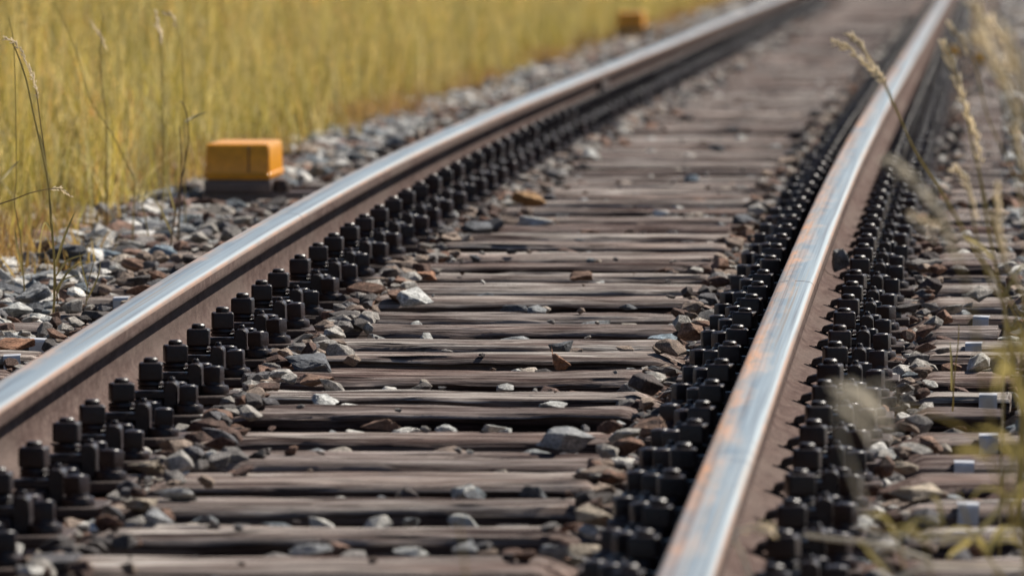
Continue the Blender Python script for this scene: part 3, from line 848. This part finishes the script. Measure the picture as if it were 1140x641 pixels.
# ------------------------------------------------------------------ yellow boxes on their beams
def yellow_box(px, py, lab, wpx, boxh=.086, seed=0):
    u_, s_ = hit(px, py, .0)
    wm = wpx * s_ / 12000.0
    r_ = empty('trackside_box', W(u_, s_, zt(s_)), -ALPHA)
    D = .50
    # lower steel base
    b = box_bm(wm * 1.02, D, .030, (0, D / 2, .015 + .016), .004, 2)
    obj('base_case', bm_mesh('base_case', b, M['steel_box'], 35), r_)
    b = bmesh.new()
    z0, z1 = .048, .048 + boxh
    def ring(hx, y0, y1, z): return [b.verts.new(p) for p in ((-hx, y0, z), (hx, y0, z), (hx, y1, z), (-hx, y1, z))]
    h = wm / 2
    rs = [ring(h * 1.03, 0, D, z0), ring(h * 1.03, 0, D, z0 + .010), ring(h * .985, .006, D - .006, z0 + .012), ring(h * .965, .012, D - .02, z1 - .006), ring(h * .945, .018, D - .03, z1)]
    for A, B in zip(rs, rs[1:]):
        for i in range(4): b.faces.new((A[i], A[(i + 1) % 4], B[(i + 1) % 4], B[i]))
    b.faces.new(rs[0][::-1]); b.faces.new(rs[-1])
    bmesh.ops.bevel(b, geom=b.edges[:], offset=.0045, segments=3, affect='EDGES')
    cv = obj('cover', bm_mesh('cover', b, M['yellow'], 40), r_)
    b = bmesh.new()
    box_bm(.007, .010, boxh - .016, (h * .34, .008, z0 + .012 + (boxh - .018) / 2), .002, 1, bm=b)
    o_ = obj('rib_groove', bm_mesh('rib_groove', b, M['seam']), cv); o_.rotation_euler = (-.09, 0, 0); o_.location = (0, -.0035, 0)
    # long carrying beam under the box, running to the track
    b = box_bm(wm * 2.7, .10, .030, (wm * .80, .06, .004), .004, 2)
    obj('carrying_beam', bm_mesh('carrying_beam', b, M['steel_box'], 35), r_)
    b = box_bm(wm * 1.2, .05, .024, (wm * .95, .16, .016), .003, 2)
    obj('bracket', bm_mesh('bracket', b, M['plate'], 35), r_)
    b = lathe_bm([(.020, 0), (.022, .004), (.022, .020), (.018, .032), (.010, .036)], 16)
    o_ = obj('bracket_bolt', bm_mesh('bracket_bolt', b, M['plate'], 40), r_); o_.location = (wm * .66, .03, .014)
    tag(r_, lab, 'trackside box', 'yellow boxes left of the track')
    return r_
yellow_box(264, 222, 'large sharp yellow box with brown base standing left of the left rail', 73)
yellow_box(701, 41, 'small blurred orange yellow box far away beside the left rail', 30, .085)
# two small yellow markers far right
for px, py, lab in ((1062, 70, 'left one of two small blurred yellow markers at upper right'), (1092, 77, 'right one of two small blurred yellow markers at upper right')):
    u_, s_ = hit(px, py, 0)
    r_ = empty('marker_post', W(u_, s_, zt(s_) - .02), -ALPHA)
    obj('post', bm_mesh('post', box_bm(.018, .018, .05, (0, 0, .025), .002), M['plate']), r_)
    obj('cap', bm_mesh('cap', box_bm(.045, .03, .045, (0, 0, .072), .006, 2), M['marker'], 40), r_)
    tag(r_, lab, 'marker', 'small yellow markers right of the track')

# ------------------------------------------------------------------ grass
def blade(V, F, base, h, lean, az, wd, segs=5, droop=1.0):
    ax, ay = math.cos(az), math.sin(az)
    px_, py_ = -ay, ax
    i0 = len(V)
    for k in range(segs + 1):
        t = k / segs
        r_ = lean * h * (t ** 2) * droop
        z = h * (t - .22 * lean * t ** 3)
        w_ = wd * (1 - t ** 1.6) + .0004
        cx, cy = base[0] + ax * r_, base[1] + ay * r_
        V.append((cx - px_ * w_ / 2, cy - py_ * w_ / 2, base[2] + z)); V.append((cx + px_ * w_ / 2, cy + py_ * w_ / 2, base[2] + z))
    for k in range(segs):
        a = i0 + 2 * k; F.append((a, a + 1, a + 3, a + 2))
def spikelets(V, F, p0, d0, L, q, n=12, sz=.006):
    """a seed head: small husks in pairs along a short axis"""
    for k in range(n):
        t = k / (n - 1.0)
        c = Vector(p0) + Vector(d0) * (L * t)
        for sg in (-1, 1):
            az = q.uniform(0, 6.28); o_ = Vector((math.cos(az), math.sin(az), q.uniform(.2, .9))).normalized()
            s_ = sz * (1.15 - .6 * t) * q.uniform(.7, 1.25)
            a = c; tip = c + o_ * s_ * 1.9; m_ = c + o_ * s_ * .9; pp = o_.cross(Vector((0, 0, 1))).normalized() * s_ * .38
            qq = o_.cross(pp).normalized() * s_ * .38
            i0 = len(V); V.extend([tuple(a), tuple(m_ + pp), tuple(m_ + qq), tuple(m_ - pp), tuple(m_ - qq), tuple(tip)])
            for j in range(4):
                F.append((i0, i0 + 1 + j, i0 + 1 + (j + 1) % 4)); F.append((i0 + 5, i0 + 1 + (j + 1) % 4, i0 + 1 + j))
def tuft(seed, nb, hmin, hmax, rad, wd, lean, m, heads=0):
    q = random.Random(seed); V = []; F = []; SH = []
    for _ in range(nb):
        SH += [q.random()] * (12 - 0)
        a = q.uniform(0, 6.28); r_ = rad * math.sqrt(q.random())
        blade(V, F, (r_ * math.cos(a), r_ * math.sin(a), 0), q.uniform(hmin, hmax), q.uniform(.02, lean), q.uniform(0, 6.28), wd * q.uniform(.6, 1.3))
    for _ in range(heads):
        a = q.uniform(0, 6.28); r_ = rad * math.sqrt(q.random()); h = q.uniform(hmax * .85, hmax * 1.25); ln = q.uniform(.02, .16); az = q.uniform(0, 6.28)
        b0 = (r_ * math.cos(a), r_ * math.sin(a), 0)
        blade(V, F, b0, h, ln, az, .0032, 6); blade(V, F, b0, h, ln, az + .01, .0026, 6)
        tip = Vector((b0[0] + math.cos(az) * ln * h, b0[1] + math.sin(az) * ln * h, h * (1 - .22 * ln)))
        spikelets(V, F, tip - Vector((0, 0, .05)), Vector((math.cos(az) * .4, math.sin(az) * .4, 1)).normalized(), .10, q, 10, .0062)
    SH += [.88] * (len(V) - len(SH))
    me = bpy.data.meshes.new('grass_tuft'); me.from_pydata(V, [], F); me.materials.append(m)
    at = me.attributes.new('shade', 'FLOAT', 'POINT'); at.data.foreach_set('value', SH)
    return me
gsrc = [tuft(i, 24, .22, .62, .12, .0055, .55, M['grass'], 2) for i in range(10)]
gsrc += [tuft(40 + i, 18, .15, .40, .10, .005, .8, M['grass'], 0) for i in range(3)]
gsrc += [tuft(60, 5, .3, .62, .12, .006, .35, M['grass'], 7)]
n = 26000
s = 17 + 105 * nr.random(n) ** 1.1; uu = -1.22 - np.abs(nr.random(n)) ** 1.35 * 9.5
x = OX + uu * CA + s * SA; y = -uu * SA + s * CA
ok = (x > -.0475 * y - 1.3)
ok &= (nr.random(n) < np.where(s > 60, .75, 1.0))
uu, s, x, y = uu[ok], s[ok], x[ok], y[ok]
edge = nr.normal(0, .09, len(s)) - .26 * (nr.random(len(s)) < .18) + .07 * np.sin(s * 1.3) + .06 * np.sin(s * 3.1)
ok = uu + edge < -1.40
uu, s, x, y = uu[ok], s[ok], x[ok], y[ok]
n = len(s); P = np.zeros((n, 10)); P[:, 0] = x; P[:, 1] = y; P[:, 2] = zt_a(s) - .13
P[:, 3] = nr.uniform(-.12, .12, n); P[:, 4] = nr.uniform(-.12, .12, n); P[:, 5] = nr.uniform(0, 6.28, n)
k = nr.uniform(.6, 1.3, n) * (1 + .22 * np.sin(x * 2.1 + y * .8) * np.sin(y * .55 + 1)) * np.clip(.55 + (-1.35 - uu) * .55, .55, 1.15); P[:, 6] = np.maximum(k, .8); P[:, 7] = np.maximum(k, .8); P[:, 8] = k; P[:, 9] = nr.integers(0, 14, n)
print('grass tufts', n)
gm = make_instancer('tall_grass', P, gsrc, 'grass')
tag(gm, 'tall dry golden grass meadow left of the track', 'grass', kind='stuff')
# low rusty weeds between meadow and ballast
lsrc = [tuft(200 + i, 24, .03, .12, .05, .006, .9, M['low'], 0) for i in range(6)]
n = 9500
s = 20 + 95 * nr.random(n) ** 1.1; uu = nr.normal(-1.33, .13, n)
pat = np.sin(s * .9) + np.sin(s * 2.3 + 1) * .6; ok = (pat + nr.normal(0, .6, n) > .25) & (uu < -.98)
s, uu = s[ok], uu[ok]; n = len(s); P = np.zeros((n, 10)); P[:, 0] = OX + uu * CA + s * SA; P[:, 1] = -uu * SA + s * CA; P[:, 2] = zt_a(s) - .085
P[:, 5] = nr.uniform(0, 6.28, n); P[:, 6:9] = nr.uniform(.7, 1.5, n)[:, None]; P[:, 9] = nr.integers(0, 6, n)
lw = make_instancer('low_weeds', P, lsrc, 'low')
tag(lw, 'low rusty orange weeds along the edge of the ballast', 'weeds', kind='stuff')

# ------------------------------------------------------------------ single grass stalks, built from photograph outlines at a chosen distance
def pt(px, py, d):
    return Vector(((px - 570) * d / 12000.0, d, CAMZ - (py + 110) * d / 12000.0))
def smooth(ps, n=14):
    """Catmull-Rom through control points"""
    out = []
    P_ = [ps[0] * 2 - ps[1]] + ps + [ps[-1] * 2 - ps[-2]]
    for i in range(1, len(P_) - 2):
        for k in range(n):
            t = k / n
            a, b, c, d_ = P_[i - 1], P_[i], P_[i + 1], P_[i + 2]
            out.append(.5 * ((2 * b) + (c - a) * t + (2 * a - 5 * b + 4 * c - d_) * t * t + (3 * b - a - 3 * c + d_) * t ** 3))
    out.append(ps[-1]); return out
def tube(path, r0, r1, name, m, parent, nside=5):
    b = bmesh.new(); rings = []
    n = len(path)
    for i, p in enumerate(path):
        t = (path[min(i + 1, n - 1)] - path[max(i - 1, 0)]).normalized()
        a = t.cross(Vector((0, 1, .13))).normalized(); c = t.cross(a)
        r_ = r0 + (r1 - r0) * i / (n - 1.0)
        rings.append([b.verts.new(p + a * r_ * math.cos(2 * math.pi * k / nside) + c * r_ * math.sin(2 * math.pi * k / nside)) for k in range(nside)])
    for A, B in zip(rings, rings[1:]):
        for k in range(nside): b.faces.new((A[k], A[(k + 1) % nside], B[(k + 1) % nside], B[k]))
    b.faces.new(rings[0][::-1]); b.faces.new(rings[-1])
    return obj(name, bm_mesh(name, b, m, 60), parent)
def leafstrip(path, wd, name, m, parent):
    V = []; F = []; n = len(path)
    for i, p in enumerate(path):
        t = (path[min(i + 1, n - 1)] - path[max(i - 1, 0)]).normalized()
        a = t.cross(Vector((.2, 1, .1))).normalized(); f = i / (n - 1.0)
        w_ = wd * (min(1, .45 + 3 * f)) * (1 - f ** 3) + .0002
        mid = p + Vector((0, -.25 * w_, 0))
        V += [tuple(p - a * w_ / 2), tuple(mid), tuple(p + a * w_ / 2)]
    for i in range(n - 1):
        k = 3 * i; F += [(k, k + 1, k + 4, k + 3), (k + 1, k + 2, k + 5, k + 4)]
    me = bpy.data.meshes.new(name); me.from_pydata(V, [], F); me.materials.append(m); me.shade_smooth()
    return obj(name, me, parent)
def husks(path, name, parent, sz, q, m=None, dens=1.0, spread=1.0):
    V = []; F = []
    L = sum((b - a).length for a, b in zip(path, path[1:])); n = max(8, int(L / (sz * .55) * dens))
    for k in range(n):
        f = k / n * (len(path) - 1); i = int(f); p = path[i].lerp(path[i + 1], f - i)
        t = (path[i + 1] - path[i]).normalized()
        az = q.uniform(0, 6.28)
        side = (Vector((math.cos(az), math.sin(az), 0)).cross(t)).normalized()
        o_ = (t * q.uniform(.7, 1.3) + side * q.uniform(.2, .75) * spread).normalized()
        s_ = sz * q.uniform(.75, 1.2) * (1.0 - .35 * abs(2 * k / n - 1) ** 2)
        pp = o_.cross(side).normalized() * s_ * .30; qq = o_.cross(pp).normalized() * s_ * .30
        c = p + side * sz * .12 * spread
        rg = []
        for (f_, w_) in ((0, .25), (.35, 1.0), (.75, .8)):
            i0 = len(V); rg.append(i0)
            cc = c + o_ * s_ * 1.7 * f_
            V.extend([tuple(cc + pp * w_), tuple(cc + qq * w_), tuple(cc - pp * w_), tuple(cc - qq * w_)])
        V.append(tuple(c + o_ * s_ * 1.9)); tip = len(V) - 1
        for a, b in zip(rg, rg[1:]):
            for j in range(4): F.append((a + j, a + (j + 1) % 4, b + (j + 1) % 4, b + j))
        for j in range(4): F.append((rg[-1] + j, rg[-1] + (j + 1) % 4, tip))
    me = bpy.data.meshes.new(name); me.from_pydata(V, [], F); me.materials.append(m or M['seed']); me.shade_smooth()
    return obj(name, me, parent)
def stalk(d, pts, lab, r=.0016, m='stem', head=None, leaves=(), dy=0.0, hsz=.006, grp='grass stalks left of the track', hm='seed', dens=1.0, spread=1.0, straight_down=True):
    """pts: photo pixels of the stem from base to tip; head: pixels of the seed head; leaves: lists of pixels"""
    q = random.Random(int(pts[0][0] * 7 + pts[0][1]))
    if d < 16: hsz *= 1.5; r *= 1.35; dens *= 1.4
    base = pt(pts[0][0], pts[0][1], d)
    r_ = empty('grass_stalk', base)
    def loc(lst, dd=0.0):
        out = []
        for i, (x_, y_) in enumerate(lst):
            out.append(pt(x_, y_, d + dd * i + q.uniform(-.004, .004)) - base)
        return out
    path = smooth(loc(pts))
    gz = zt(d) - .13 - base.z
    if straight_down and gz < -.01:            # carry the stem down to the ground
        path = [Vector((path[0].x - .01, path[0].y, gz))] + path
    tube(path, r, r * .5, 'stem', M[m], r_)
    if head:
        hp = smooth(loc(head)); husks(hp, 'seed_head', r_, hsz, q, M[hm], dens, spread)
    for lf in leaves:
        leafstrip(smooth(loc(lf[1:], .02)), lf[0], 'leaf', M['yleaf' if m == 'yleaf' else ('straw' if m == 'straw' else 'stem')], r_)
    tag(r_, lab, 'grass stalk', grp)
    return r_
# left side
stalk(19.9, [(60, 336), (60, 290), (55, 220), (50, 185), (38, 130), (28, 85), (14, 48), (6, 43)], 'tall olive stalk with bent tip rising from the ballast at left', .0024,
      head=[(40, 100), (30, 70), (18, 50), (4, 42)], hsz=.005, leaves=[(.005, (60, 300), (72, 262), (85, 232)), (.004, (60, 310), (75, 290), (98, 282)), (.004, (60, 325), (78, 300), (96, 290)),
      (.004, (59, 262), (50, 248), (44, 268)), (.0035, (62, 330), (70, 312), (88, 306)), (.004, (58, 250), (50, 180), (43, 150), (38, 170))])
stalk(20.1, [(64, 336), (58, 270), (52, 190), (44, 130), (40, 100), (33, 75)], 'second stem close beside the tall olive stalk at left', .0015, m='stem_dark', head=[(42, 110), (38, 88), (31, 74)], hsz=.0048)
stalk(19.2, [(-10, 230), (15, 222), (30, 216), (45, 212), (60, 210), (72, 212), (80, 220)], 'brown thin stalk crossing from the left edge with curved seed tip', .0012, m='stem_dark', head=[(55, 210), (68, 211), (80, 220)], hsz=.0048, straight_down=False)
stalk(20.6, [(28, 352), (26, 310), (22, 262), (16, 225), (18, 190), (16, 60), (10, 20)], 'straight stalk near the left edge behind the tall one', .0016, leaves=[(.004, (26, 310), (18, 270), (16, 252)), (.006, (2, 200), (12, 188), (22, 178))])
stalk(22.6, [(190, 272), (196, 230), (204, 190), (210, 150), (206, 120), (200, 112)], 'brown stalk with a bent seed tip left of the yellow box', .0020, m='stem_dark', leaves=[(.007, (206, 136), (216, 130), (232, 124)), (.004, (192, 262), (180, 235), (172, 220)), (.004, (196, 240), (186, 205), (176, 190))])
stalk(22.9, [(198, 272), (200, 225), (202, 180), (200, 146), (199, 140)], 'straight dark stalk with orange bud left of the yellow box', .0022, m='stem_dark')
stalk(23.2, [(165, 262), (160, 235), (158, 226), (165, 220), (174, 216)], 'short bent grass with pale tip above the left shoulder', .0016, leaves=[(.005, (158, 226), (164, 218), (174, 214))])
stalk(24.0, [(118, 250), (119, 190), (118, 130), (113, 90), (112, 40), (116, 16)], 'tall dark stem standing behind the left shoulder', .0018, m='stem_dark', head=[(100, 22), (106, 32), (112, 40), (120, 56)], hsz=.005)
stalk(24.4, [(180, 240), (181, 180), (181, 110), (180, 60), (177, 40), (172, 12)], 'tall stalk with white drooping seed head, upper left', .0016, head=[(180, 50), (178, 35), (173, 12)], hsz=.008)
stalk(24.5, [(206, 240), (205, 150), (204, 80), (200, 40), (190, 16), (180, 13)], 'tall stalk with hooked white seed head right of the other', .0016, head=[(198, 32), (192, 20), (183, 14)], hsz=.008)
stalk(23.5, [(150, 200), (125, 150), (100, 110), (90, 75), (78, 40), (62, 5)], 'long leaning stem crossing the upper left grass', .0018, straight_down=True)
stalk(20.0, [(95, 345), (97, 320), (103, 295), (106, 285)], 'fine reddish grass shoot on the left shoulder', .0010, leaves=[(.003, (97, 320), (92, 300), (88, 280)), (.003, (96, 335), (108, 310), (112, 290))], m='stem')
# right side, nearer than the focus
GR = 'grass stalks right of the track'
stalk(14.2, [(1140, 330), (1118, 290), (1100, 230), (1090, 190), (1082, 160), (1075, 120), (1062, 75), (1052, 48)], 'stalk with long drooping pale seed head right of the right rail', .0013, head=[(1092, 186), (1084, 150), (1070, 105), (1058, 70), (1050, 46)], hsz=.0050, grp=GR, dens=.8)
stalk(13.6, [(1150, 300), (1130, 200), (1100, 130), (1085, 70), (1070, 45), (1054, 27)], 'thin stalk with a slim seed head beside the far right rail', .0010, head=[(1078, 62), (1068, 42), (1054, 26)], hsz=.0036, grp=GR)
stalk(15.2, [(1165, 420), (1125, 340), (1085, 280), (1048, 215), (1020, 170), (1000, 125), (985, 92), (975, 75), (960, 52), (945, 38)], 'arching stalk whose two pale ears cross over the sleepers at top', .0012, head=[(985, 92), (972, 70), (958, 50), (943, 37)], hsz=.0042, grp=GR)
stalk(15.1, [(1175, 420), (1130, 340), (1088, 278), (1052, 217), (1022, 172), (1000, 128), (980, 88), (965, 72), (945, 54), (928, 46)], 'lower twin of the arching stalk across the top of the sleepers', .0010, head=[(982, 92), (965, 72), (946, 55), (926, 46)], hsz=.0042, grp=GR)
stalk(10.4, [(1160, 680), (1120, 540), (1095, 420), (1080, 330), (1055, 260), (1030, 215), (1005, 188), (985, 178)], 'large very blurred tan ear hanging over the outer bolts', .0016, head=[(1065, 290), (1050, 250), (1028, 213), (1005, 190), (985, 178)], hsz=.0048, grp=GR, hm='straw', dens=1.0)
stalk(14.0, [(1120, 340), (1100, 310), (1085, 250), (1080, 220), (1075, 195), (1060, 188)], 'hooked stalk with bright oat like ear right of the outer bolts', .0011, head=[(1088, 245), (1080, 215), (1072, 196), (1060, 188)], hsz=.0050, grp=GR)
stalk(14.4, [(1140, 470), (1125, 380), (1110, 300), (1098, 240), (1090, 190), (1080, 150)], 'upright olive stem at the right edge of the track', .0020, grp=GR, leaves=[(.006, (1108, 290), (1090, 272), (1070, 262)), (.005, (1118, 330), (1135, 300), (1150, 292))])
stalk(10.8, [(1180, 340), (1150, 250), (1128, 150), (1112, 90), (1096, 40), (1080, 5)], 'very blurred pinkish ear in the upper right corner', .0016, head=[(1135, 130), (1118, 85), (1098, 40), (1082, 2)], hsz=.0060, grp=GR)
stalk(10.4, [(1175, 260), (1160, 190), (1145, 130), (1130, 60), (1112, 20), (1096, -8)], 'second very blurred pinkish ear at the right edge', .0016, head=[(1142, 120), (1130, 70), (1115, 28)], hsz=.0060, grp=GR)
stalk(10.2, [(1150, 160), (1120, 90), (1100, 60), (1085, 42), (1076, 36)], 'blurred ear just right of the far end of the right rail', .0014, head=[(1118, 88), (1100, 60), (1084, 42)], hsz=.0055, grp=GR)
stalk(11.5, [(1010, 240), (1035, 262), (1043, 270)], 'short pale seed head over the outer bolts', .001, m='straw', head=[(1008, 237), (1028, 244), (1044, 252)], hsz=.0032, grp=GR, straight_down=False)
stalk(13.0, [(1180, 420), (1160, 360), (1125, 300), (1095, 278), (1060, 262)], 'long pale leaf stem arching from the right edge', .0012, m='straw', grp=GR)
stalk(14.6, [(1120, 345), (1112, 325), (1106, 308), (1102, 300)], 'short bright curled straw near the right sleeper ends', .0014, m='straw', grp=GR)
stalk(16.85, [(1062, 445), (1062, 435), (1064, 410), (1067, 385), (1068, 362)], 'upright yellow blade between right sleepers', .0014, m='yleaf', grp=GR, leaves=[(.004, (1060, 435), (1060, 405), (1058, 380))])
stalk(10.8, [(1175, 680), (1140, 610), (1120, 560), (1105, 520), (1090, 490), (1060, 470), (1020, 455), (995, 455)], 'blurred yellow weed arching left over the right sleepers', .0014, m='yleaf', grp=GR, leaves=[(.006, (1120, 540), (1130, 500), (1110, 480), (1085, 476)), (.005, (1125, 560), (1140, 520), (1130, 480)), (.005, (1100, 510), (1080, 500), (1060, 505))])
stalk(10.2, [(1180, 430), (1150, 400), (1125, 392), (1100, 398), (1110, 420)], 'blurred straw yellow weed clump at the right edge', .0016, m='yleaf', grp=GR, leaves=[(.008, (1140, 440), (1120, 400), (1095, 388)), (.008, (1150, 470), (1130, 420), (1112, 402)), (.007, (1140, 430), (1118, 410), (1108, 440)), (.007, (1160, 420), (1140, 380), (1120, 350))])
stalk(12.4, [(1150, 690), (1105, 625), (1085, 600), (1075, 570), (1068, 545)], 'yellow green weed in front of the tags at the bottom right', .0015, m='yleaf', grp=GR, leaves=[(.006, (1085, 600), (1065, 612), (1055, 622)), (.006, (1085, 598), (1110, 570), (1125, 545)), (.005, (1095, 620), (1120, 590), (1140, 585)), (.005, (1050, 582), (1046, 560), (1036, 550))])
stalk(11.8, [(1010, 650), (1000, 600), (975, 592), (955, 585)], 'low yellow weed beside the outer bolts at the bottom', .0013, m='yleaf', grp=GR, leaves=[(.005, (1000, 600), (985, 575), (960, 572)), (.005, (1000, 600), (1020, 580), (1045, 578)), (.005, (990, 640), (965, 610), (955, 600))])
stalk(12.6, [(1037, 625), (1000, 612), (960, 604), (925, 600), (898, 596)], 'straight pale straw lying across the outer bolts at the bottom', .0032, m='straw', grp=GR, straight_down=False)
stalk(11.8, [(840, 660), (828, 620), (818, 600), (824, 590), (845, 588), (862, 592)], 'looped pale grass stem over the right rail foot at the bottom', .0020, m='straw', head=[(824, 591), (845, 588), (862, 592)], hsz=.0048, grp=GR)
stalk(11.6, [(1000, 645), (1030, 632), (1065, 630), (1105, 630), (1160, 634)], 'thick pale straw lying along the bottom right edge', .0030, m='straw', grp=GR, straight_down=False)
stalk(11.9, [(1020, 600), (1050, 598), (1070, 594), (1088, 598)], 'short straw with bright tip on the bottom right sleepers', .0016, m='straw', grp=GR, straight_down=False)
stalk(8.8, [(1010, 700), (975, 600), (935, 470), (950, 440), (985, 430), (1000, 470), (985, 500)], 'blurred tan weed in front of the outer bolts', .0012, m='straw', grp=GR, leaves=[(.006, (925, 428), (955, 440), (985, 470)), (.006, (945, 425), (975, 450), (992, 490)), (.005, (930, 445), (960, 470), (975, 500))])
stalk(10.8, [(520, 650), (515, 610), (510, 575)], 'faint blurred yellow blade at the bottom middle', .0010, m='yleaf', grp=GR)

# blurred weeds close to the camera on the right
def weed(d, px, py, n, size, lab, m='yleaf', seed=0):
    q = random.Random(seed + px)
    base = pt(px, py, d); r_ = empty('weed', base)
    gz = zt(d) - .12 - base.z
    tube([Vector((.05, 0, gz)), Vector((.03, 0, gz * .5)), Vector((0, 0, 0))], .0012, .001, 'stem', M[m], r_)
    for k in range(n):
        a = q.uniform(-1.2, 1.2) + (math.pi if q.random() < .5 else 0) ; L = size * q.uniform(.5, 1.1)
        up = q.uniform(.3, 1.0)
        dx, dy = math.cos(a), math.sin(a) * .5
        p = [Vector((0, 0, q.uniform(-.2, .1) * size)), Vector((dx * L * .35, dy * L * .35, L * up * .45)), Vector((dx * L * .75, dy * L * .75, L * up * .5)), Vector((dx * L, dy * L, L * up * q.uniform(.0, .45)))]
        leafstrip(smooth(p, 5), .0032, 'leaf', M[m], r_)
    tag(r_, lab, 'weed', 'blurred weeds at the right edge')
weed(12.6, 1100, 610, 7, .055, 'low yellow green weed in the bottom right corner below the lowest tag', seed=1)
weed(12.2, 1128, 560, 5, .06, 'golden blurred weed at the right edge just above the bottom corner', seed=2)
weed(11.6, 1128, 510, 5, .05, 'golden blurred weed at the right edge beside the middle tags', seed=3)
weed(11.0, 1135, 395, 7, .05, 'pale golden blurred weed at the right edge above the uppermost tags', 'stem', seed=4)
weed(11.4, 1030, 600, 6, .04, 'small ochre weed behind the pale straws at the bottom right', 'stem', seed=5)
stalk(11.6, [(1190, 260), (1150, 120), (1125, 60), (1105, 30), (1085, 10)], 'blurred pale ear in the top right corner behind the pinkish ones', .0014, head=[(1140, 100), (1122, 58), (1104, 30), (1086, 12)], hsz=.0050, grp=GR)
stalk(12.0, [(1190, 330), (1160, 240), (1140, 190), (1130, 150), (1128, 110)], 'blurred pale ear at the right edge below the corner', .0014, head=[(1146, 200), (1134, 160), (1130, 115)], hsz=.0050, grp=GR)
stalk(12.6, [(1190, 420), (1140, 330), (1118, 290), (1108, 240), (1112, 200)], 'blurred ear leaning over the far right ballast', .0012, head=[(1122, 290), (1110, 250), (1112, 205)], hsz=.0040, grp=GR)
